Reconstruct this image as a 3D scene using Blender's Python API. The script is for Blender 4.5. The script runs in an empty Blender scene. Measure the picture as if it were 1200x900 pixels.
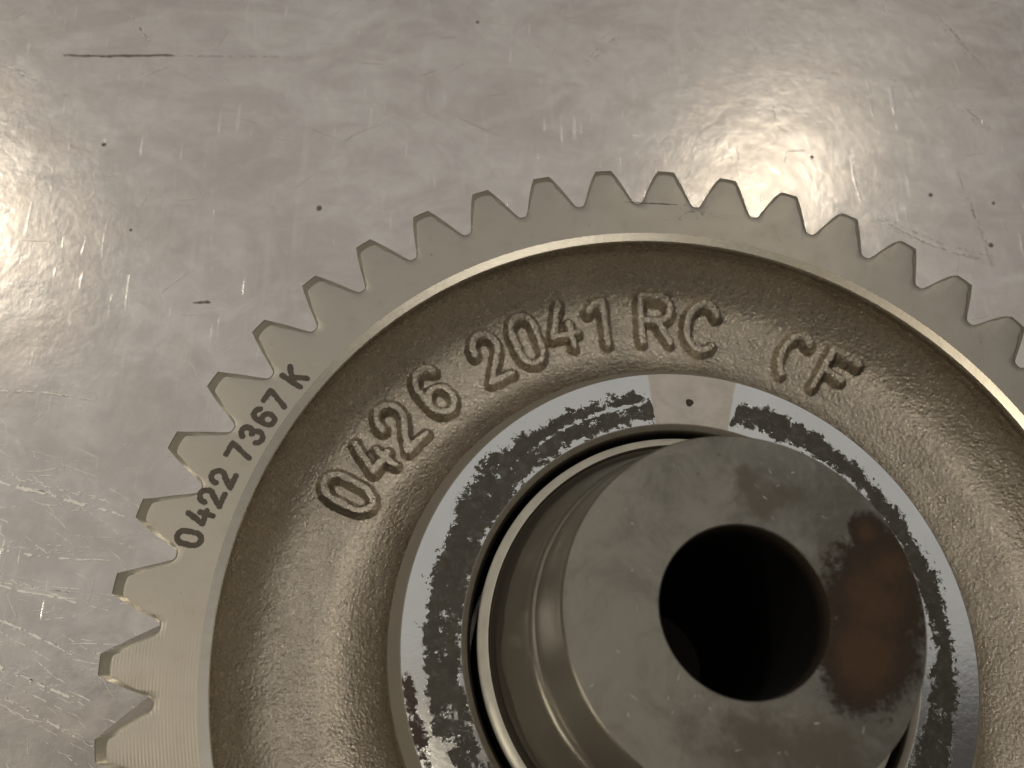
import bpy, math
import numpy as np
from mathutils import Matrix, Vector

# ------------------------------------------------------------------ scale
# everything is modelled in gear radii (tip circle = 1); one gear radius is 75 mm
S = 0.075
BASE = 0.40                       # height of the gear's top face over the table, in radii
scene = bpy.context.scene
COL = scene.collection
rng = np.random.default_rng(7)
pi = math.pi

# ------------------------------------------------------------------ camera
cam_d = bpy.data.cameras.new("camera")
cam = bpy.data.objects.new("camera", cam_d)
COL.objects.link(cam)
cpos = Vector((-0.4306, -0.2315, 1.7037 + BASE)) * S
ax = Vector((0.3981, -0.0727, 0.0))
cam.matrix_world = Matrix.Translation(cpos) @ Matrix.Rotation(ax.length, 4, ax.normalized())
cam_d.sensor_width = 36.0
cam_d.lens = 36.0 * 1135.9 / 1200.0
cam_d.clip_start = 0.005
cam_d.clip_end = 50.0
cam_d.dof.use_dof = True
cam_d.dof.focus_distance = 1.80 * S
cam_d.dof.aperture_fstop = 30.0
scene.camera = cam

# ------------------------------------------------------------------ world: the dim warm room around the bench
world = bpy.data.worlds.new("World")
scene.world = world
world.use_nodes = True
bg = world.node_tree.nodes["Background"]
bg.inputs[0].default_value = (1.0, 0.90, 0.78, 1)
bg.inputs[1].default_value = 0.045

# ------------------------------------------------------------------ lamps: ceiling panels and bulbs, a wall lamp, an added fill
def panel(name, cx, cy, w, h, L, col, z=20.0, tilt=None):
    d = bpy.data.lights.new(name, 'AREA')
    d.shape = 'RECTANGLE'
    d.size = w * S; d.size_y = h * S
    d.energy = pi * (w * S) * (h * S) * L
    d.color = col
    o = bpy.data.objects.new(name, d); COL.objects.link(o)
    o.location = (cx * S, cy * S, (z + BASE) * S)
    return o
def bulb(name, cx, cy, r, L, col, z=20.0):
    d = bpy.data.lights.new(name, 'AREA')
    d.shape = 'DISK'
    d.size = 2 * r * S
    d.energy = pi * (pi * (r * S) ** 2) * L
    d.color = col
    o = bpy.data.objects.new(name, d); COL.objects.link(o)
    o.location = (cx * S, cy * S, (z + BASE) * S)
    return o
panel("ceiling_panel", -1.0, 14.5, 42.0, 25.0, 0.50, (1.0, 0.96, 0.91))
panel("left_panel", -17.0, -2.0, 18.0, 12.0, 0.40, (1.0, 0.94, 0.85))
def aim(o, tx=0.0, ty=0.0, tz=0.0):
    d = Vector((tx * S, ty * S, (tz + BASE) * S)) - o.location
    o.rotation_euler = d.to_track_quat('-Z', 'Y').to_euler()
aim(panel("low_chamfer_fill", 42.0, -22.0, 18.0, 9.0, 0.5, (1.0, 0.94, 0.83), 13.0))  # unseen fill lamp, added low to brighten the rim chamfer
bulb("ceiling_bulb_a", 8.2, 14.9, 0.42, 90.0, (1.0, 0.88, 0.70), 19.9)
bulb("ceiling_bulb_b", -14.2, 14.0, 0.85, 52.0, (1.0, 0.89, 0.72), 19.9)
bulb("ceiling_bulb_e", 6.5, -3.0, 1.2, 7.0, (1.0, 0.92, 0.80), 19.9)
bulb("ceiling_bulb_c", -2.5, -1.0, 0.6, 85.0, (1.0, 0.88, 0.70), 19.9)
bulb("ceiling_bulb_d", -18.0, 3.5, 1.3, 40.0, (1.0, 0.90, 0.74), 19.9)
aim(panel("wall_lamp", -22.0, -11.0, 10.0, 3.0, 6.0, (1.0, 0.90, 0.72), 2.2))

scene.view_settings.view_transform = 'Standard'
scene.view_settings.look = 'None'
scene.view_settings.exposure = 0.0
scene.view_settings.gamma = 1.0

# ------------------------------------------------------------------ node helper
class NB:
    def __init__(s, name):
        m = bpy.data.materials.new(name); m.use_nodes = True
        s.m = m; s.t = m.node_tree; s.n = s.t.nodes; s.l = s.t.links
        s.b = s.n["Principled BSDF"]
        s.tc = s.n.new("ShaderNodeTexCoord")
        s.obj = s.tc.outputs["Object"]
    def put(s, node, key, v):
        if v is None: return
        sock = node.inputs[key]
        if hasattr(v, "is_output"): s.l.new(v, sock)
        else: sock.default_value = v
    def math(s, op, a, b=None, c=None, clamp=False):
        n = s.n.new("ShaderNodeMath"); n.operation = op; n.use_clamp = clamp
        s.put(n, 0, a); s.put(n, 1, b); s.put(n, 2, c)
        return n.outputs[0]
    def sep(s, v):
        n = s.n.new("ShaderNodeSeparateXYZ"); s.put(n, 0, v); return n.outputs
    def comb(s, x, y, z):
        n = s.n.new("ShaderNodeCombineXYZ"); s.put(n, 0, x); s.put(n, 1, y); s.put(n, 2, z); return n.outputs[0]
    def noise(s, vec, scale, detail=3.0, rough=0.55, dist=0.0, out=0):
        n = s.n.new("ShaderNodeTexNoise"); n.noise_dimensions = '3D'
        s.put(n, "Vector", vec); n.inputs["Scale"].default_value = scale
        n.inputs["Detail"].default_value = detail; n.inputs["Roughness"].default_value = rough
        n.inputs["Distortion"].default_value = dist
        return n.outputs[out]
    def voronoi(s, vec, scale, feature='F1', rnd=1.0):
        n = s.n.new("ShaderNodeTexVoronoi"); n.feature = feature
        s.put(n, "Vector", vec); n.inputs["Scale"].default_value = scale
        n.inputs["Randomness"].default_value = rnd
        return n.outputs[0]
    def mapping(s, vec, scale=(1, 1, 1), rot=(0, 0, 0), loc=(0, 0, 0)):
        n = s.n.new("ShaderNodeMapping"); s.put(n, 0, vec)
        n.inputs[1].default_value = loc; n.inputs[2].default_value = rot; n.inputs[3].default_value = scale
        return n.outputs[0]
    def ramp(s, f, a, b, lo=0.0, hi=1.0):
        n = s.n.new("ShaderNodeMapRange"); n.interpolation_type = 'SMOOTHSTEP'
        s.put(n, 0, f); n.inputs[1].default_value = a; n.inputs[2].default_value = b
        n.inputs[3].default_value = lo; n.inputs[4].default_value = hi
        return n.outputs[0]
    def mix(s, f, a, b):
        n = s.n.new("ShaderNodeMix"); n.data_type = 'RGBA'
        s.put(n, 0, f)
        for k, v in ((6, a), (7, b)):
            if isinstance(v, tuple) and len(v) == 3: v = v + (1,)
            s.put(n, k, v)
        return n.outputs[2]
    def mixf(s, f, a, b):
        n = s.n.new("ShaderNodeMix"); n.data_type = 'FLOAT'
        s.put(n, 0, f); s.put(n, 2, a); s.put(n, 3, b)
        return n.outputs[0]
    def attr(s, name):
        n = s.n.new("ShaderNodeAttribute"); n.attribute_name = name; return n.outputs["Fac"]
    def bump(s, h, strength, dist, prev=None):
        n = s.n.new("ShaderNodeBump"); n.inputs["Strength"].default_value = strength
        n.inputs["Distance"].default_value = dist
        s.put(n, "Height", h)
        if prev is not None: s.put(n, "Normal", prev)
        return n.outputs[0]
    def radius(s):
        x, y, z = s.sep(s.obj)
        return s.math('SQRT', s.math('ADD', s.math('MULTIPLY', x, x), s.math('MULTIPLY', y, y)))
    def done(s, base=None, metal=None, rough=None, normal=None, spec=None):
        for k, v in (("Base Color", base), ("Metallic", metal), ("Roughness", rough), ("Normal", normal), ("Specular IOR Level", spec)):
            if isinstance(v, tuple) and len(v) == 3: v = v + (1,)
            s.put(s.b, k, v)
        return s.m

# bump distance is in world units: one gear radius is S
def mat_table():
    k = NB("worn_steel_sheet")
    n1 = k.noise(k.obj, 2.2, 4, 0.6)
    n2 = k.noise(k.obj, 14.0, 5, 0.65, 0.8)
    fine = k.noise(k.mapping(k.obj, (1, 0.5, 1), (0, 0, 0.7)), 60.0, 4, 0.7)
    # hairline scuffs running in several directions
    tot = None
    for ang, sx, sy, off, thr in ((0.35, 70, 5.0, 0, 0.68), (-1.1, 60, 6.0, 9, 0.69), (-0.45, 60, 5.0, 21, 0.69)):
        w = k.noise(k.mapping(k.obj, (sx, sy, 1), (0, 0, ang), (off, off, 0)), 1.0, 2, 0.5, 0.15)
        m = k.ramp(w, thr, thr + 0.06)
        tot = m if tot is None else k.math('MAXIMUM', tot, m)
    patch = k.ramp(k.noise(k.obj, 5.0, 3, 0.6), 0.42, 0.62)
    cloud = k.noise(k.mapping(k.obj, (1.0, 1.6, 1), (0, 0, 0.5)), 3.4, 6, 0.62, 1.2)
    smear = k.noise(k.mapping(k.obj, (11.0, 1.6, 1), (0, 0, 0.35)), 1.0, 6, 0.7, 0.6)
    scr = k.math('MULTIPLY', tot, k.math('ADD', k.math('MULTIPLY', patch, 0.8), 0.2))
    base = k.mix(n1, (0.52, 0.49, 0.45), (0.72, 0.69, 0.645))
    base = k.mix(k.ramp(n2, 0.35, 0.7), k.mix(0.5, base, (0.50, 0.465, 0.435)), base)
    base = k.mix(k.ramp(cloud, 0.38, 0.66, 0, 0.42), base, (0.40, 0.36, 0.325))
    base = k.mix(k.ramp(smear, 0.55, 0.75, 0, 0.30), base, (0.74, 0.71, 0.67))
    spots = k.ramp(k.voronoi(k.obj, 3.1), 0.020, 0.035, 1, 0)
    base = k.mix(spots, base, (0.16, 0.13, 0.10))
    base = k.mix(k.math('MULTIPLY', scr, 0.5), base, (0.80, 0.77, 0.72))
    rough = k.math('ADD', k.math('MULTIPLY', n2, 0.14), k.math('ADD', k.math('MULTIPLY', cloud, 0.18), 0.055))
    rough = k.math('SUBTRACT', rough, k.math('MULTIPLY', scr, 0.05))
    lump = k.noise(k.obj, 9.0, 4, 0.6)
    dent = k.noise(k.obj, 30.0, 3, 0.6, 0.6)
    nrm = k.bump(lump, 0.10, 0.010 * S)
    nrm = k.bump(dent, 0.10, 0.003 * S, nrm)
    nrm = k.bump(fine, 0.16, 0.0010 * S, nrm)
    nrm = k.bump(k.noise(k.mapping(k.obj, (240.0, 9.0, 1), (0, 0, -0.25)), 1.0, 4, 0.7), 0.12, 0.0006 * S, nrm)
    nrm = k.bump(k.noise(k.mapping(k.obj, (12.0, 260.0, 1), (0, 0, 0.2)), 1.0, 4, 0.7), 0.12, 0.0006 * S, nrm)
    nrm = k.bump(scr, 0.25, 0.0008 * S, nrm)
    return k.done(base, 1.0, rough, nrm)

def mat_scratch():
    k = NB("bright_scratch")
    n = k.noise(k.obj, 40, 2)
    return k.done(k.mix(n, (0.56, 0.535, 0.50), (0.80, 0.77, 0.71)), 0.9, 0.36)

def mat_mark():
    k = NB("dark_table_mark")
    n = k.noise(k.obj, 60, 3)
    return k.done(k.mix(n, (0.13, 0.11, 0.09), (0.26, 0.23, 0.20)), 0.4, 0.55)

def mat_machined(name="turned_steel"):
    k = NB(name)
    r = k.radius()
    n1 = k.noise(k.obj, 5.0, 4, 0.6)
    n2 = k.noise(k.obj, 22.0, 4, 0.6)
    jit = k.math('MULTIPLY', k.noise(k.obj, 6, 2), 0.6)
    wav = k.math('SINE', k.math('ADD', k.math('MULTIPLY', r, 2 * pi / 0.0056), jit))
    gx_, gy_, gz_ = k.sep(k.obj)
    amp = k.math('MULTIPLY', k.ramp(k.noise(k.obj, 4.0, 2), 0.35, 0.62, 0.3, 1.0), k.ramp(k.math('ADD', gy_, k.math('MULTIPLY', k.noise(k.obj, 5, 2), 0.2)), 0.30, -0.05, 0.05, 1.0))
    ring = k.noise(k.comb(k.math('MULTIPLY', r, 160.0), 0.0, 0.0), 1.0, 3, 0.7)
    h = k.math('ADD', k.math('MULTIPLY', wav, amp), ring)
    nrm = k.bump(h, 0.16, 0.0010 * S)
    nrm = k.bump(k.noise(k.obj, 140, 3, 0.6), 0.25, 0.0008 * S, nrm)
    base = k.mix(n1, (0.36, 0.334, 0.285), (0.445, 0.415, 0.36))
    base = k.mix(k.ramp(n2, 0.55, 0.75, 0, 0.35), base, (0.34, 0.30, 0.24))
    sp = k.ramp(k.voronoi(k.obj, 26.0), 0.03, 0.06, 1, 0)
    sp = k.math('MULTIPLY', sp, k.ramp(k.noise(k.obj, 7, 2), 0.55, 0.6))
    base = k.mix(sp, base, (0.12, 0.10, 0.08))
    rough = k.math('ADD', k.math('MULTIPLY', n2, 0.12), 0.34)
    return k.done(base, 1.0, rough, nrm)

def mat_chamfer():
    k = NB("lightened_chamfer_steel")
    n = k.noise(k.obj, 30, 3)
    nrm = k.bump(k.noise(k.obj, 60, 3), 0.12, 0.0008 * S)
    return k.done(k.mix(n, (0.60, 0.56, 0.47), (0.74, 0.70, 0.60)), 0.85, 0.24, nrm)  # base lightened to make up for lamp light missing on the chamfer

def mat_tooth_edge():
    k = NB("burnished_tooth_edge")
    n = k.noise(k.obj, 34, 4, 0.6)
    nrm = k.bump(k.noise(k.obj, 110, 3), 0.35, 0.0014 * S)
    return k.done(k.mix(n, (0.50, 0.46, 0.37), (0.70, 0.65, 0.53)), 0.6, k.math('ADD', k.math('MULTIPLY', n, 0.16), 0.28), nrm)

def mat_flank():
    k = NB("ground_tooth_flank")
    x, y, z = k.sep(k.obj)
    n = k.noise(k.comb(k.math('MULTIPLY', x, 60.0), k.math('MULTIPLY', y, 60.0), k.math('MULTIPLY', z, 6.0)), 1.0, 3)
    return k.done(k.mix(n, (0.22, 0.20, 0.17), (0.32, 0.29, 0.25)), 1.0, 0.42)

def mat_cast():
    k = NB("sand_cast_iron")
    a = k.noise(k.obj, 16.0, 4, 0.6)
    b = k.noise(k.obj, 75.0, 4, 0.6, 0.1)
    g = k.voronoi(k.obj, 135.0)
    c = k.noise(k.obj, 210.0, 3, 0.65)
    nrm = k.bump(a, 0.30, 0.010 * S)
    nrm = k.bump(b, 0.20, 0.0040 * S, nrm)
    nrm = k.bump(g, 0.45, 0.0028 * S, nrm)
    nrm = k.bump(c, 0.8, 0.0028 * S, nrm)
    base = k.mix(k.noise(k.obj, 7, 4), (0.45, 0.405, 0.335), (0.60, 0.55, 0.465))
    base = k.mix(k.ramp(c, 0.52, 0.78, 0, 0.6), base, (0.74, 0.69, 0.59))
    rough = k.math('ADD', k.math('MULTIPLY', b, 0.16), 0.20)
    return k.done(base, 1.0, rough, nrm)

def mat_boss():
    k = NB("stained_ground_steel")
    st = k.attr("stain"); cl = k.ramp(k.math('ADD', k.attr("clean"), k.math('MULTIPLY', k.math('SUBTRACT', k.noise(k.obj, 70, 5, 0.7), 0.5), 0.8)), 0.3, 0.7); rd = k.attr("red")
    n = k.noise(k.obj, 32.0, 7, 0.72, 0.5)
    n2 = k.noise(k.mapping(k.obj, (1, 1, 1), loc=(3, 1, 0)), 120.0, 5, 0.7, 0.3)
    r = k.radius()
    streak = k.noise(k.comb(k.math('MULTIPLY', r, 60.0), k.math('MULTIPLY', n, 1.2), 0.0), 1.0, 3, 0.6)
    f = k.math('ADD', st, k.math('MULTIPLY', k.math('SUBTRACT', n, 0.5), 1.75))
    f = k.math('ADD', f, k.math('MULTIPLY', k.math('SUBTRACT', n2, 0.5), 1.0))
    f = k.math('ADD', f, k.math('MULTIPLY', k.math('SUBTRACT', streak, 0.5), 0.55))
    m = k.math('MULTIPLY', k.ramp(f, 0.46, 0.56), k.math('ADD', k.math('MULTIPLY', k.noise(k.obj, 60, 4, 0.7), 0.4), 0.80), clamp=True)
    base = k.mix(k.noise(k.obj, 9, 3), (0.52, 0.53, 0.525), (0.65, 0.655, 0.645))
    base = k.mix(cl, base, k.mix(k.ramp(k.noise(k.obj, 24, 6, 0.7), 0.3, 0.7), (0.40, 0.37, 0.32), (0.49, 0.455, 0.405)))
    dark = k.mix(k.noise(k.obj, 45, 4), (0.040, 0.036, 0.028), (0.10, 0.09, 0.072))
    dark = k.mix(rd, dark, (0.060, 0.034, 0.027))
    base = k.mix(m, base, dark)
    rough = k.mixf(m, k.mixf(cl, 0.16, 0.38), 0.55)
    metal = k.mixf(m, 1.0, 0.35)
    nrm = k.bump(m, 0.5, 0.0015 * S)
    nrm = k.bump(k.noise(k.obj, 26, 3), 0.15, 0.0015 * S, nrm)
    nrm = k.bump(k.noise(k.obj, 120, 3), 0.12, 0.0008 * S, nrm)
    return k.done(base, metal, rough, nrm)

def mat_hub():
    k = NB("oxidised_shaft_face")
    ru = k.attr("rust"); sm = k.attr("smudge")
    n = k.noise(k.obj, 22.0, 8, 0.72, 0.2)
    n2 = k.noise(k.obj, 90.0, 5, 0.7)
    f = k.math('ADD', ru, k.math('MULTIPLY', k.math('SUBTRACT', n, 0.5), 1.1))
    f = k.math('ADD', f, k.math('MULTIPLY', k.math('SUBTRACT', n2, 0.5), 0.7))
    m = k.ramp(f, 0.42, 0.72)
    g = k.ramp(k.math('ADD', sm, k.math('MULTIPLY', k.math('SUBTRACT', n, 0.5), 1.7)), 0.40, 0.85, 0, 0.8)
    hx, hy, hz = k.sep(k.obj)
    mott = k.ramp(k.math('ADD', k.noise(k.obj, 9, 9, 0.72, 0.8), k.math('MULTIPLY', hx, -0.55)), 0.28, 0.68)  # mottled tone, paler towards the left of the face
    base = k.mix(mott, (0.13, 0.122, 0.105), (0.26, 0.248, 0.218))
    base = k.mix(k.ramp(k.noise(k.mapping(k.obj, (3, 1, 1), (0, 0, 0.5)), 26, 7, 0.75), 0.5, 0.75, 0, 0.25), base, (0.34, 0.32, 0.28))
    base = k.mix(g, base, (0.135, 0.115, 0.09))
    core = k.ramp(k.math('ADD', ru, k.math('MULTIPLY', k.math('SUBTRACT', k.noise(k.obj, 13, 7, 0.7), 0.5), 1.5)), 0.62, 1.2)
    rust = k.mix(core, (0.042, 0.028, 0.018), (0.082, 0.045, 0.023))
    base = k.mix(m, base, rust)
    pit = k.math('MULTIPLY', k.ramp(k.voronoi(k.obj, 30.0), 0.05, 0.12, 1, 0), k.ramp(k.noise(k.obj, 8, 2), 0.60, 0.65))
    base = k.mix(k.math('MULTIPLY', pit, 0.5), base, (0.10, 0.08, 0.06))
    metal = k.mixf(m, k.mixf(g, 0.75, 0.5), 0.05)
    rough = k.mixf(m, k.mixf(g, 0.46, 0.6), 0.85)
    hr = k.radius()
    nrm = k.bump(k.noise(k.comb(k.math('MULTIPLY', hr, 330.0), 0.0, 0.0), 1.0, 3, 0.7), 0.25, 0.0008 * S)
    nrm = k.bump(k.noise(k.obj, 50, 6, 0.7), 0.25, 0.002 * S, nrm)
    nrm = k.bump(k.math('MULTIPLY', m, n2), 0.6, 0.004 * S, nrm)
    return k.done(base, metal, rough, nrm)

def mat_shaft():
    k = NB("oily_shaft_steel")
    n = k.noise(k.obj, 10.0, 4, 0.6)
    r = k.radius()
    film = k.ramp(k.math('ADD', r, k.math('MULTIPLY', k.math('SUBTRACT', k.noise(k.obj, 6, 2), 0.5), 0.03)), 0.3285, 0.3305)
    base = k.mix(n, (0.33, 0.31, 0.26), (0.44, 0.41, 0.355))
    base = k.mix(film, base, (0.20, 0.18, 0.15))
    nrm = k.bump(k.noise(k.mapping(k.obj, (1, 1, 5)), 20, 4), 0.25, 0.003 * S)
    return k.done(base, 0.9, k.mixf(film, 0.36, 0.45), nrm)

def mat_white():
    k = NB("polished_white_metal")
    n = k.noise(k.obj, 28, 4)
    base = k.mix(k.ramp(n, 0.35, 0.75), (0.86, 0.84, 0.74), (0.74, 0.71, 0.61))
    nrm = k.bump(k.noise(k.obj, 60, 4), 0.35, 0.002 * S)
    return k.done(base, 0.35, 0.35, nrm)

def mat_dark():
    k = NB("dark_groove")
    return k.done(k.mix(k.noise(k.obj, 20, 3), (0.035, 0.030, 0.022), (0.065, 0.056, 0.042)), 0.5, 0.5)  # near-black base for gap walls, punch mark and foot

def mat_bore():
    k = NB("shaded_rusty_bore")
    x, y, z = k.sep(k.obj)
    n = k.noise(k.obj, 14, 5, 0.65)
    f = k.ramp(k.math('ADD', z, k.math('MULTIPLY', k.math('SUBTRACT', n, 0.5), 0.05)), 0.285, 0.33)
    base = k.mix(f, (0.005, 0.004, 0.0035), (0.055, 0.036, 0.022))  # near-black depth paints in the hole's shade; rust only near the lip
    return k.done(base, 0.1, 0.75)

def mat_ink():
    k = NB("etched_black_print")
    n = k.noise(k.obj, 70, 4, 0.7)
    return k.done(k.mix(n, (0.045, 0.036, 0.025), (0.16, 0.135, 0.10)), 0.2, 0.5)

M = dict(table=mat_table(), scratch=mat_scratch(), mark=mat_mark(), mach=mat_machined(), chamfer=mat_chamfer(), edge=mat_tooth_edge(),
         flank=mat_flank(), cast=mat_cast(), boss=mat_boss(), hub=mat_hub(), shaft=mat_shaft(), white=mat_white(),
         dark=mat_dark(), bore=mat_bore(), ink=mat_ink())

# ------------------------------------------------------------------ mesh helpers
def make(name, verts, faces, mats, parent=None, fm=None, sharp=None, smooth=True):
    me = bpy.data.meshes.new(name)
    me.from_pydata([tuple(v) for v in verts], [], [tuple(f) for f in faces])
    for m in (mats if isinstance(mats, (list, tuple)) else [mats]): me.materials.append(m)
    if fm is not None: me.polygons.foreach_set("material_index", np.asarray(fm, dtype=np.int32))
    me.polygons.foreach_set("use_smooth", np.full(len(me.polygons), smooth))
    if sharp is not None: me.set_sharp_from_angle(angle=math.radians(sharp))
    me.update()
    o = bpy.data.objects.new(name, me); COL.objects.link(o)
    if parent is not None: o.parent = parent
    return o
def lathe(name, prof, seg, mats, parent, fm=None, sharp=28, zfun=None, closed=False):
    """prof: (r, z) going round; fm: material index per profile segment"""
    prof = np.array(prof, float); n = len(prof)
    th = np.arange(seg) * 2 * pi / seg
    R = prof[:, 0][:, None]; Z = prof[:, 1][:, None] + 0 * th[None]
    X = R * np.cos(th); Y = R * np.sin(th)
    if zfun is not None: Z = Z + zfun(X, Y, Z)
    v = np.stack([X, Y, Z], -1).reshape(-1, 3)
    faces = []; mi = []
    last = n if closed else n - 1
    for i in range(last):
        a = i * seg; b = ((i + 1) % n) * seg
        for j in range(seg):
            k2 = (j + 1) % seg
            faces.append((a + j, a + k2, b + k2, b + j)); mi.append(fm[i] if fm else 0)
    # profiles run from outside in along the top, so faces a->b wind upward
    return make(name, v, faces, mats, parent, mi, sharp)
def fattr(o, name, vals):
    a = o.data.attributes.new(name, 'FLOAT', 'POINT')
    a.data.foreach_set("value", np.asarray(vals, dtype=np.float32))
def thing(name, label, cat, loc=(0, 0, 0), group=None):
    o = bpy.data.objects.new(name, None); COL.objects.link(o)
    o.empty_display_size = 0.3
    o.location = loc; o.scale = (S, S, S)
    o["label"] = label; o["category"] = cat
    if group: o["group"] = group
    return o

# smooth unevenness shared by the cast web and everything that grows out of it
def uneven(x, y):
    return (0.0016 * np.sin(9.1 * x + 2.0 * np.sin(5 * y)) * np.cos(8.3 * y + 1.3) +
            0.0009 * np.sin(23 * x + 17 * y + 1.7 * np.sin(11 * x)) + 0.0006 * np.sin(41 * y - 29 * x))

# ------------------------------------------------------------------ the table
tab = thing("tabletop", "x", "x", (0, 0, 0))
del tab["label"]; del tab["category"]
bpy.data.objects.remove(tab)
gx = np.linspace(-9, 9, 19); 
tv = [(-9, -9, 0), (9, -9, 0), (9, 9, 0), (-9, 9, 0), (-9, -9, -0.03), (9, -9, -0.03), (9, 9, -0.03), (-9, 9, -0.03)]
tf = [(0, 1, 2, 3), (7, 6, 5, 4), (0, 4, 5, 1), (1, 5, 6, 2), (2, 6, 7, 3), (3, 7, 4, 0)]
table = make("tabletop", tv, tf, M["table"], smooth=False)
table.scale = (S, S, S); table["kind"] = "structure"

def ribbon(V, F, p0, p1, w, z=0.0008, bend=0.0, n=8, broken=0.0):
    p0 = np.array(p0, float); p1 = np.array(p1, float); d = p1 - p0; L = np.linalg.norm(d)
    if L < 1e-6: return
    if broken: n = max(n, int(L / 0.006))
    nrm = np.array([-d[1], d[0]]) / L
    b = len(V); drift = 0.0
    for i in range(n + 1):
        t = i / n
        drift += rng.normal(0, 0.10) * w
        c = p0 + d * t + nrm * (bend * L * math.sin(pi * t) + drift)
        ww = w * (math.sin(pi * min(max(t, 0.03), 0.97)) ** 0.5) * (0.35 + 0.9 * rng.random())
        V.append((*(c + nrm * ww / 2), z)); V.append((*(c - nrm * ww / 2), z))
    gap = 0
    for i in range(n):
        if gap > 0: gap -= 1; continue
        if broken and rng.random() < broken: gap = int(rng.integers(0, 3)); continue
        F.append((b + 2 * i, b + 2 * i + 1, b + 2 * i + 3, b + 2 * i + 2))
V = []; F = []
for a, b, w, be in [((-1.47, 0.432), (-1.10, 0.338), 0.010, 0.01), ((-1.60, 0.30), (-1.13, 0.24), 0.007, -0.02),
                    ((-1.42, 0.195), (-1.12, 0.135), 0.006, 0.01), ((-1.297, 1.725), (-1.225, 1.628), 0.008, 0.03),
                    ((-1.60, 1.545), (-1.50, 1.49), 0.008, 0.0), ((1.00, 1.84), (1.10, 1.655), 0.0055, 0.02),
                    ((0.997, 1.535), (1.075, 1.44), 0.0050, 0.0), ((0.70, 1.14), (0.98, 1.03), 0.010, -0.04),
                    ((-1.46, 0.62), (-1.22, 0.60), 0.006, 0.03), ((-1.45, 0.06), (-1.14, -0.06), 0.008, 0.01),
                    ((-1.40, 0.13), (-1.17, 0.03), 0.006, 0.02), ((-1.35, -0.02), (-1.10, -0.14), 0.006, 0.0),
                    ((-0.05, 1.62), (0.05, 1.72), 0.006, 0.1), ((0.95, 1.30), (0.99, 1.00), 0.005, 0.01)]:
    ribbon(V, F, a, b, w * .9, 0.0010, be, broken=0.22)
    for q in range(3):
        e = rng.normal(0, .008, 2); ribbon(V, F, (a[0] + e[0], a[1] + e[1]), (b[0] + e[0] + rng.normal(0, .01), b[1] + e[1] + rng.normal(0, .01)), w * .3, 0.0010, be, broken=0.45)
for i in range(330):                                    # short scuffs everywhere
    x = rng.uniform(-1.8, 1.6); y = rng.uniform(-0.5, 2.1)
    a = rng.choice([-0.45, -1.1, 1.1, 0.5]) + rng.normal(0, 0.6)
    L = rng.uniform(0.015, 0.09) * (1 + 1.2 * (rng.random() > 0.9)); w = rng.uniform(0.0006, 0.0017)
    ribbon(V, F, (x, y), (x + L * math.cos(a), y + L * math.sin(a)), w, 0.0009, rng.normal(0, 0.05), 4)
for i in range(340):                                    # dense field of scuffs in the lower left
    x = rng.uniform(-1.75, -0.95); y = rng.uniform(-0.4, 0.5)
    a = -0.35 + rng.normal(0, 0.3)
    L = rng.uniform(0.02, 0.12); w = rng.uniform(0.0008, 0.0026)
    ribbon(V, F, (x, y), (x + L * math.cos(a), y + L * math.sin(a)), w, 0.0007, rng.normal(0, 0.05), 4, 0.2)
o = make("scratch", V, F, M["scratch"], table, smooth=False); o["kind"] = "stuff"
V = []; F = []
for q in range(6): ribbon(V, F, (-1.445 + q * .045, 1.580 + q * .002 + rng.normal(0, .001)), (-1.36 + q * .040, 1.583 + q * .002), 0.0056, 0.0012 + q * .00002)
ribbon(V, F, (-1.165, 1.592), (-0.80, 1.604), 0.0011, 0.0012, broken=0.25)
ribbon(V, F, (-1.028, 0.8515), (-0.988, 0.8485), 0.0090, 0.0012, n=5)
make("dark_scrape", V, F, M["mark"], table, smooth=False)["kind"] = "stuff"
V = []; F = []
for (x, y, r) in ((-0.748, 1.127, 0.008), (-1.30, 1.30, 0.006), (0.995, 1.07, 0.007), (0.86, 1.22, 0.006), (1.03, 1.20, 0.005), (-1.44, 0.16, 0.007), (0.55, 1.33, 0.006), (-0.35, 1.75, 0.005), (-1.2, 1.05, 0.004)):
    b = len(V); n = 9
    for i in range(n):
        q = r * rng.uniform(0.7, 1.15)
        V.append((x + q * math.cos(2 * pi * i / n), y + q * math.sin(2 * pi * i / n), 0.0012))
    F.append(tuple(range(b, b + n)))
make("pit_spot", V, F, M["mark"], table, smooth=False)["kind"] = "stuff"

# ------------------------------------------------------------------ the gear
gear = thing("helical_gear", "large grey steel gear wheel with raised cast numbers and letters lying on the metal table", "gear", (0, 0, BASE * S))
for key in ("mach", "chamfer", "edge", "flank"):                # the teeth are turned copies: let them share the gear's own coordinates
    for nd in M[key].node_tree.nodes:
        if nd.bl_idname == "ShaderNodeTexCoord": nd.object = gear
NT = 46; PH = 3.3105; STEP = 2 * pi / NT; RI = 0.885; T = 0.38; TWIST = 0.115
RIMC = 0.8305
# --- rim ring (flat machined face, inner chamfer, inner wall undercut to put it in shade, underside)
rim_prof = [(RI, 0.0), (0.86, 0.0), (RIMC, 0.0), (0.8150, -0.0060), (0.8135, -0.0090), (0.8150, -0.0170), (0.8250, -0.0350), (0.8350, -0.0550), (0.8350, -0.075),
            (0.8350, -0.300), (0.8350, -0.350), (0.8420, -T), (RI, -T), (RI, -0.2)]
lathe("rim", rim_prof, 720, [M["mach"], M["chamfer"], M["cast"]], gear, [0, 0, 1, 1, 2, 2, 2, 2, 2, 2, 2, 0, 0, 0], sharp=10, closed=True)

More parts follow.
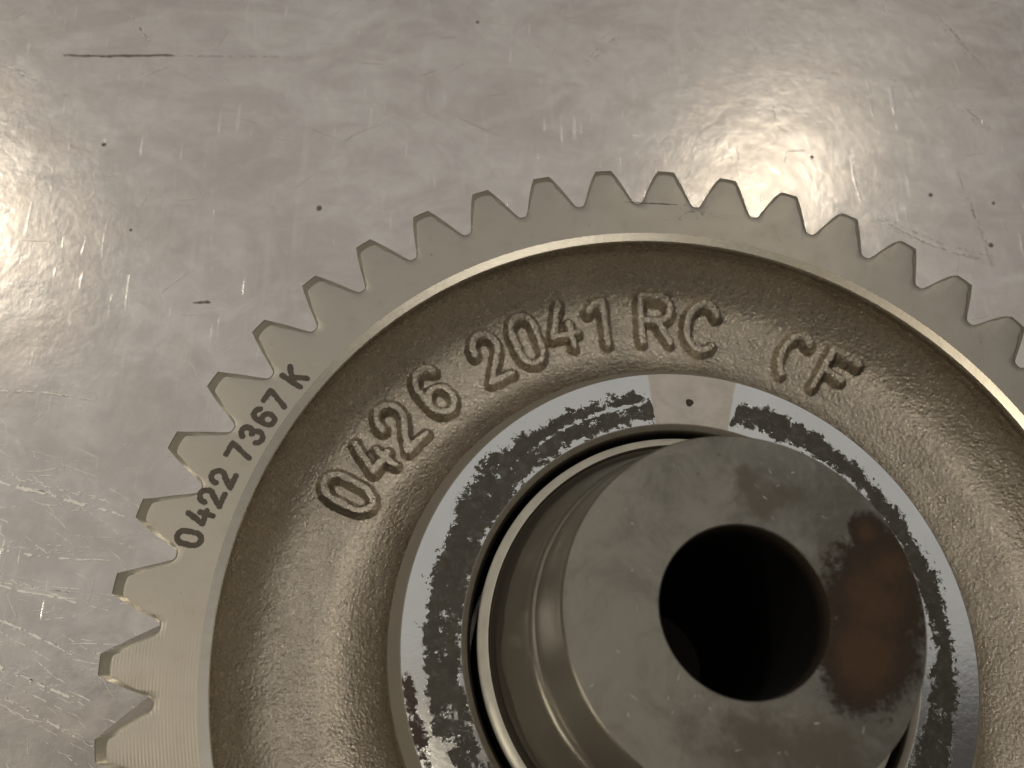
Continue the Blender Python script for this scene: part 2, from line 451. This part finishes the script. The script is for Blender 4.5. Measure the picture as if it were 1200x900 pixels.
# --- one tooth sector, twisted down the face width
half = [(STEP / 2, .9035), (.0645, .9037), (.0605, .9050), (.0575, .9085), (.0550, .9135), (.0515, .9200), (.0470, .9300), (.0425, .9400),
        (.0380, .9500), (.0335, .9600), (.0288, .9700), (.0246, .9800), (.0210, .9900), (.0190, .9960), (.0177, 1.0), (.0085, 1.0003), (0.0, 1.0004)]
def tooth(ptz):
    full = [(-a, r) for a, r in half] + [(a, r) for a, r in half[-2::-1]]
    full = np.array(full); n = len(full)
    a, r = full[:, 0], full[:, 1]
    u = np.clip((r - .9035) / (1 - .9035), 0, 1)
    c = 0.0035 + 0.005 * u + 0.020 * np.clip((u - .6) / .4, 0, 1) ** 2         # chamfer width grows to the tip
    hr = np.array([q[1] for q in half[:15]]); ha = np.array([q[0] for q in half[:15]])
    ri = .9008 + (r - .9035) * (.9735 - .9008) / (1 - .9035)
    tip = np.abs(a) < .0178
    off = 0.0062 * np.clip((r - .9035) / .012, 0, 1)
    ai = np.where(tip, a * .80, np.sign(a) * np.maximum(np.interp(ri, hr, ha) - off, 0.0146))
    ai = np.where(tip, ai, np.sign(a) * np.minimum(np.abs(ai), np.abs(a)))
    ri = np.where(tip, ri + .0012 * (1 - (a / .0177) ** 2), ri)
    ai[0] = a[0]; ai[-1] = a[-1]
    V = []; F = []; fm = []
    zc = c * 0.85
    def put(ang, rad, z):
        z = np.broadcast_to(z, ang.shape)
        b = len(V)
        for A, R_, z_ in zip(ang, rad, z):
            A2 = A + TWIST * z_ / T                 # lower = clockwise seen from above
            V.append((R_ * math.cos(A2), R_ * math.sin(A2), z_))
        return b
    ai2 = ai * np.where(tip | (np.abs(a) < .05), .94, 1.0)
    rows = [put(ai, np.full(n, RI), 0.0), put(ai2, RI + (ri - RI) * .94, 0.0), put(ai, ri, -0.0004), put(a, r, -zc)]
    for t in np.linspace(0.06, 0.94, 12): rows.append(put(a, r, -T * t))
    rows += [put(a, r, -T + zc), put(ai, ri, -T), put(ai, np.full(n, RI), -T)]
    for k in range(len(rows) - 1):
        for i in range(n - 1):
            F.append((rows[k] + i, rows[k + 1] + i, rows[k + 1] + i + 1, rows[k] + i + 1))
            fm.append(0 if k in (0, 1, len(rows) - 2) else (1 if k in (2, len(rows) - 3) else 2))
    return V, F, fm
V, F, fm = tooth(0)
t0 = make("tooth", V, F, [M["mach"], M["edge"], M["flank"]], gear, fm, 24)
t0.rotation_euler = (0, 0, PH)
for i in range(1, NT):
    c = t0.copy(); COL.objects.link(c); c.parent = gear; c.rotation_euler = (0, 0, PH - i * STEP)

# --- cast web: recessed dish with the slope up to the boss
web_pts = [(0.8360, -0.068), (0.8345, -0.085), (0.8280, -0.1030), (0.8170, -0.1200), (0.8030, -0.1370), (0.7880, -0.1530), (0.7730, -0.1660), (0.7560, -0.1760), (0.7350, -0.1830), (0.7100, -0.1870), (0.6850, -0.1890),
           (0.6600, -0.1895), (0.6420, -0.1885), (0.6250, -0.1850), (0.6100, -0.1795), (0.5950, -0.1715), (0.5800, -0.1610), (0.5650, -0.1490), (0.5510, -0.1360), (0.5395, -0.1230), (0.5305, -0.1080), (0.5255, -0.088), (0.5225, -0.055), (0.5205, -0.020), (0.5188, -0.0035)]
wr = np.array([p[0] for p in web_pts]); wz = np.array([p[1] for p in web_pts])
def web_z(r): return np.interp(r, wr[::-1], wz[::-1])
s_ = np.linspace(0, len(wr) - 1, 120)
wp = [(float(np.interp(k, range(len(wr)), wr)), float(np.interp(k, range(len(wr)), wz))) for k in s_]
# smooth the polyline
wp = np.array(wp)
for _ in range(6): wp[1:-1] = (wp[:-2] + 2 * wp[1:-1] + wp[2:]) / 4
o_r = np.argsort(wp[:, 0]); WR = wp[o_r, 0]; WZ = wp[o_r, 1]
def web_z(r): return np.interp(r, WR, WZ)
def web_un(X, Y, Z):
    r = np.hypot(X, Y)
    m = np.clip((r - 0.535) / 0.03, 0, 1) * np.clip((0.808 - r) / 0.02, 0, 1)
    return uneven(X, Y) * m
lathe("web", wp, 900, M["cast"], gear, None, None, web_un)
lathe("web_underside", [(0.525, -0.36), (0.56, -0.27), (0.60, -0.25), (0.80, -0.25), (0.8355, -0.28)], 240, M["cast"], gear)

# --- machined boss ring: conical edge, flat stained face, inner chamfer, bore wall
NR = 70; SEG = 1500
prof = [(0.5190, -0.0012), (0.5120, 0.0105), (0.4970, 0.0372), (0.4950, 0.0384)]
fm = [0, 0, 0]
for r in np.linspace(0.4945, 0.3950, NR): prof.append((r, 0.0384)); fm.append(1)
prof += [(0.3930, 0.0378), (0.3850, 0.0330), (0.3805, 0.0255), (0.3790, 0.0150), (0.3790, -0.40)]
fm += [2, 2, 2, 2, 3]
fm = fm[:len(prof) - 1]
def mat_bossedge():
    k = NB("turned_boss_edge")
    r = k.radius()
    ring = k.noise(k.comb(k.math('MULTIPLY', r, 300.0), 0.0, 0.0), 1.0, 2, 0.6)
    return k.done(k.mix(k.noise(k.obj, 12, 3), (0.33, 0.30, 0.245), (0.39, 0.355, 0.295)), 0.4, 0.40, k.bump(ring, 0.2, 0.0008 * S))
boss = lathe("boss_ring", prof, SEG, [mat_bossedge(), M["boss"], M["flank"], M["dark"]], gear, fm)
vv = np.empty(len(boss.data.vertices) * 3, dtype=np.float32); boss.data.vertices.foreach_get("co", vv); vv = vv.reshape(-1, 3)
rr = np.hypot(vv[:, 0], vv[:, 1]); th = np.degrees(np.arctan2(vv[:, 1], vv[:, 0])) % 360
so = np.array([(0, .458), (3.6, .455), (20.9, .460), (36.6, .456), (53.6, .464), (66, .466), (73.8, .452), (75.2, .40), (76, .30), (94.3, .30), (95.3, .440), (98, .452), (106.5, .456), (120.3, .460), (134.6, .466), (140, .476), (146, .474), (152.5, .454),
               (167.9, .457), (178.8, .455), (187.5, .456), (193.5, .454), (204.9, .452), (230, .45), (300, .445), (338.1, .452), (351.1, .460), (360, .458)])
si = np.array([(0, .428), (11.9, .425), (25.8, .428), (38.4, .432), (50, .428), (61.9, .415), (75, .412), (95, .404), (120, .400), (150, .396), (205, .396), (300, .40), (338, .405), (360, .428)])
ro = np.interp(th, so[:, 0], so[:, 1]); ri_ = np.interp(th, si[:, 0], si[:, 1])
sd = np.minimum(ro - rr, (rr - ri_) * 1.3)
stain = np.clip(0.5 + sd / 0.052, 0, 0.71)
# second stain along the outer edge, lower left
de = np.minimum(rr - 0.478, 0.494 - rr)
ang = np.clip((th - 184.5) / 3.0, 0, 1) * np.clip((260 - th) / 10, 0, 1)
stain2 = np.clip(0.54 + de / 0.035, 0, 0.9) * ang
# the paler band that splits the stain into two arcs at the upper left
band = np.exp(-((rr - (0.437 - 0.00010 * (th - 100))) / 0.0035) ** 2) * np.clip((th - 96) / 3, 0, 1) * np.clip((135 - th) / 12, 0, 1)
stain = np.maximum(stain - 0.42 * band, stain2)
lowleft = np.clip((th - 196) / 8, 0, 1) * np.clip((260 - th) / 10, 0, 1)
stain = stain - 0.12 * lowleft
fattr(boss, "stain", stain)
fattr(boss, "clean", (np.clip((th - 74.8) / 1.2, 0, 1) * np.clip((95.8 - th) / 1.2, 0, 1)))
fattr(boss, "red", np.clip((th - 183) / 6, 0, 1) * np.clip((rr - 0.455) / 0.02, 0, 1) * np.clip((300 - th) / 20, 0, 1) * 0.9)
lathe("boss_underside", [(0.379, -0.3998), (0.50, -0.3998), (0.525, -0.36)], 240, M["flank"], gear)

# --- punch mark on the boss face
V = []; F = []
px_, py_ = 0.0317, 0.4372
n = 28
for k, (q, z) in enumerate(((0.0072, 0.0392), (0.0060, 0.0395), (0.0035, 0.0388), (0.0012, 0.0386))):
    for i in range(n):
        w = q * (1 + 0.08 * math.sin(3 * i * 2 * pi / n + 1) )
        V.append((px_ + w * math.cos(2 * pi * i / n), py_ + w * math.sin(2 * pi * i / n), z))
    if k:
        for i in range(n):
            a = (k - 1) * n; b = k * n
            F.append((a + i, a + (i + 1) % n, b + (i + 1) % n, b + i))
F.append(tuple(range(3 * n, 4 * n)))
make("punch_mark", V, F, M["dark"], gear, sharp=40)

# --- scribed line, stains and nicks on the rim face
V = []; F = []
ribbon(V, F, (-0.056, 0.9045), (0.075, 0.9005), 0.0022, 0.0007, 0.0, 14, 0.05)
for i in range(26):
    x = rng.normal(0.085, 0.022); y = rng.normal(0.882, 0.008); a = rng.uniform(0, pi); L = rng.uniform(.001, .005)
    ribbon(V, F, (x, y), (x + L * math.cos(a), y + L * math.sin(a)), rng.uniform(.0008, .0022), 0.0007, 0.0, 3)
for i in range(60):
    q = rng.uniform(.835, .97); a = rng.uniform(0.6, 3.6); x = q * math.cos(a); y = q * math.sin(a); b = rng.uniform(0, pi); L = rng.uniform(.001, .005)
    if q > .895: continue
    ribbon(V, F, (x, y), (x + L * math.cos(b), y + L * math.sin(b)), rng.uniform(.0006, .0014), 0.0005, 0.0, 3)
make("scribe_mark", V, F, M["mark"], gear, smooth=False)["kind"] = "stuff"

# ------------------------------------------------------------------ lettering
def arc(cx, cy, rx, ry, a0, a1, n=14):
    return [(cx + rx * math.cos(math.radians(a0 + (a1 - a0) * i / n)), cy + ry * math.sin(math.radians(a0 + (a1 - a0) * i / n))) for i in range(n + 1)]
# strokes in a box of height 1; x is centred on 0
G = {
 '0': [arc(0, .70, .27, .30, 0, 180) + arc(0, .30, .27, .30, 180, 360) + [(.27, .70)]],
 '1': [[(-.24, .80), (-.10, .93), (.10, .98), (.10, .02)]],
 '2': [arc(0, .70, .26, .29, 185, 350, 3)[:1] + arc(0, .70, .26, .29, 175, -25) + [(-.27, .02), (.30, .02)]],
 '3': [arc(-.01, .745, .24, .245, 160, -80), arc(-.01, .27, .27, .27, 85, -160)],
 '4': [[(.02, 1.0), (-.26, .30), (.30, .30)], [(.18, .55), (.16, .0)]],
 '6': [arc(.02, .68, .27, .31, 35, 180) + [(-.25, .3)], arc(0, .29, .255, .28, 0, 360, 22)],
 '7': [[(-.28, .98), (.28, .98), (-.06, .0)]],
 'R': [[(-.26, .0), (-.26, 1.0), (.03, 1.0)] + arc(.03, .75, .23, .25, 90, -90) + [(-.26, .5)], [(.02, .5), (.27, .0)]],
 'C': [arc(0, .5, .28, .50, 42, 318, 22)],
 'D': [arc(.12, .5, .27, .50, 55, 240, 20)],
 'F': [[(-.22, .0), (-.22, 1.0), (.28, 1.0)], [(-.22, .52), (.18, .52)]],
 'K': [[(-.24, .0), (-.24, 1.0)], [(.28, 1.0), (-.22, .42)], [(-.06, .60), (.30, .0)]],
}
def dist_field(strokes, U, Vv):
    d = np.full(U.shape, 9.0)
    for st in strokes:
        for (x0, y0), (x1, y1) in zip(st[:-1], st[1:]):
            dx, dy = x1 - x0, y1 - y0; L2 = dx * dx + dy * dy + 1e-12
            t = np.clip(((U - x0) * dx + (Vv - y0) * dy) / L2, 0, 1)
            d = np.minimum(d, np.hypot(U - x0 - t * dx, Vv - y0 - t * dy))
    return d
def glyph_grid(ch, thc, r0, h, wmul, cell, pad, lean=0.0, shear=0.0):
    nu = int((0.9 * h * wmul + 2 * pad) / cell); nv = int((h + 2 * pad) / cell)
    u = (np.arange(nu + 1) - nu / 2) * cell; v = np.arange(nv + 1) * cell - pad
    U, W = np.meshgrid(u, v)
    gu = U / (h * wmul); gv = W / h
    gu2 = gu - shear * (gv - .5)
    c, s = math.cos(lean), math.sin(lean)
    # stroke distance in real length (radii)
    st = [[(x * h * wmul, y * h) for x, y in l] for l in G[ch]]
    Ur = U - shear * (W - h / 2)
    Ux = c * Ur + s * (W - h / 2); Wy = -s * Ur + c * (W - h / 2) + h / 2
    d = dist_field(st, Ux, Wy)
    rad = r0 + W
    rot = thc - U / (r0 + h / 2)
    return d, rad * np.cos(rot), rad * np.sin(rot), rad
def from_mask(name, keep, X, Y, Z, mat, **kw):
    idx = -np.ones(keep.shape, int)
    fk = keep[:-1, :-1] & keep[1:, :-1] & keep[:-1, 1:] & keep[1:, 1:]
    used = np.zeros_like(keep)
    used[:-1, :-1] |= fk; used[1:, :-1] |= fk; used[:-1, 1:] |= fk; used[1:, 1:] |= fk
    idx[used] = np.arange(used.sum())
    V = np.stack([X[used], Y[used], Z[used]], 1)
    ii, jj = np.nonzero(fk)
    # u runs clockwise, v outward: order for upward normals
    F = np.stack([idx[ii, jj], idx[ii + 1, jj], idx[ii + 1, jj + 1], idx[ii, jj + 1]], 1)[:, ::-1]
    o = make(name, V, F.tolist(), mat, gear, **kw)
    return o
def wob(X, Y, k, s):
    return k * (np.sin(s * X + 2.1 * np.sin(0.7 * s * Y)) * np.cos(1.13 * s * Y + 1.9 * np.sin(.6 * s * X)))
cast_text = [('0', 152.6, .640, .104, 0.0, .88), ('4', 145.4, .648, .090, 0.0, 1.0), ('2', 138.5, .643, .105, 0.0, .98), ('6', 129.8, .648, .105, 0.0, .98),
             ('2', 118.2, .649, .106, 0.0, .92), ('0', 110.9, .654, .105, 0.0, .92), ('4', 104.2, .667, .097, 0.0, 1.0), ('1', 97.3, .660, .098, 0.0, .95),
             ('R', 87.5, .664, .100, 0.0, 1.22), ('C', 79.1, .657, .105, 0.0, 1.20), ('D', 63.2, .658, .103, 0.0, 1.05), ('F', 55.1, .672, .094, 0.0, 1.20)]
for ch, tdeg, r0, h, lean, wm in cast_text:
    d, X, Y, rad = glyph_grid(ch, math.radians(tdeg), r0, h, wm, 0.0013, 0.030, lean)
    d = d + wob(X, Y, 0.0012, 70) + wob(X, Y, 0.0009, 170)
    W0 = 0.0052; W1 = 0.0186                                  # flat half width, foot half width
    t = np.clip((W1 - d) / (W1 - W0), 0, 1)
    hgt = 0.0225 * (0.75 * t * t * (3 - 2 * t) + 0.25 * np.clip(1 - (d / W1) ** 2, 0, 1))
    Z = web_z(rad) + uneven(X, Y) + hgt - 0.0016
    nm = "raised_digit" if ch.isdigit() else "raised_letter"
    from_mask(nm, hgt > 0.0004, X, Y, Z, M["cast"])

print_text = [('0', 168.0, .8690), ('4', 165.35, .8640), ('2', 162.9, .8580), ('2', 160.35, .8540), ('7', 156.75, .8480), ('3', 154.1, .8450), ('6', 151.5, .8440), ('7', 148.95, .8440), ('K', 145.2, .8440)]
for ch, tdeg, r0 in print_text:
    h = 0.042
    d, X, Y, rad = glyph_grid(ch, math.radians(tdeg), r0 - 0.0, h, 1.0, 0.00065, 0.010)
    d = d + wob(X, Y, 0.0005, 400) + wob(X, Y, 0.0004, 900)
    Z = np.full(X.shape, 0.0006)
    from_mask("printed_digit" if ch.isdigit() else "printed_letter", d < 0.0056 + wob(X, Y, 0.0006, 150), X, Y, Z, M["ink"])

# ------------------------------------------------------------------ the shaft standing in the boss
shaft = thing("stub_shaft", "dull grey steel shaft stub with rust patches and a dark round hole inside the gear", "shaft", (0, 0, BASE * S))
lathe("outer_ring", [(0.3680, -0.40), (0.3680, 0.0280), (0.3672, 0.0320), (0.3660, 0.0340), (0.3510, 0.0470), (0.3500, 0.0475), (0.3480, 0.0440)], 540,
      [M["dark"], M["white"], M["white"], M["white"], M["shaft"]], shaft, [0, 1, 1, 2, 3, 4])
body = [(0.3480, 0.0440), (0.3470, 0.0380), (0.3440, 0.0360), (0.3400, 0.0400), (0.3300, 0.0650), (0.3220, 0.0900), (0.3120, 0.1250), (0.3040, 0.1580),
        (0.2990, 0.1800), (0.2960, 0.1920), (0.2920, 0.1990), (0.2885, 0.2010), (0.2855, 0.2030), (0.2840, 0.2080), (0.2760, 0.2550), (0.2670, 0.3150), (0.2635, 0.3370), (0.2620, 0.3415), (0.2598, 0.3442)]
lathe("shoulder", body, 540, M["shaft"], shaft, sharp=35)
fr = np.concatenate([[0.2598], np.linspace(0.2590, 0.1262, 60), [0.1250, 0.1236, 0.1226]])
fz = np.concatenate([np.full(62, 0.3442), [0.3434, 0.3415]])
face = lathe("end_face", list(zip(fr, fz)), 600, M["hub"], shaft)
vv = np.empty(len(face.data.vertices) * 3, dtype=np.float32); face.data.vertices.foreach_get("co", vv); vv = vv.reshape(-1, 3)
def blob(x, y, rx, ry, a=0.0):
    c, s = math.cos(a), math.sin(a); X = vv[:, 0] - x; Y = vv[:, 1] - y
    return 1 - np.sqrt(((c * X + s * Y) / rx) ** 2 + ((-s * X + c * Y) / ry) ** 2)
rust = np.maximum.reduce([blob(.190, .015, .085, .090), blob(.165, -.065, .080, .085), blob(.215, .060, .050, .060), blob(.195, .112, .032, .036)])
fattr(face, "rust", np.clip(0.46 + 0.95 * rust, 0, 1.3))
sm = np.maximum.reduce([blob(.045, .160, .060, .030, .2), blob(.020, .190, .025, .03), blob(-.005, -.175, .075, .050), blob(.085, -.185, .080, .05), blob(.13, .03, .03, .10) * .6])
V = []; F = []
for i in range(46):
    q = rng.uniform(.14, .25); a = rng.uniform(0, 2 * pi); x = q * math.cos(a); y = q * math.sin(a); b = rng.uniform(0, pi); L = rng.uniform(.002, .009) * (1 + 2 * (rng.random() > .92))
    if x > .09 and -.15 < y < .13: continue
    ribbon(V, F, (x, y), (x + L * math.cos(b), y + L * math.sin(b)), rng.uniform(.0005, .0014), 0.3446, 0.0, 3)
make("nick", V, F, M["scratch"], shaft, smooth=False)["kind"] = "stuff"
fattr(face, "smudge", np.clip(0.42 + 0.7 * sm, 0, 1.2))
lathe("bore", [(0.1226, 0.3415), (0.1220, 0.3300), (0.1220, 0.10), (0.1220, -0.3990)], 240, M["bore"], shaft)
lathe("bore_floor", [(0.1220, -0.3950), (0.0001, -0.3950)], 64, M["bore"], shaft)  # disc coloured near-black for the shade down the hole
lathe("foot", [(0.1220, -0.3995), (0.3675, -0.3995)], 120, M["dark"], shaft)
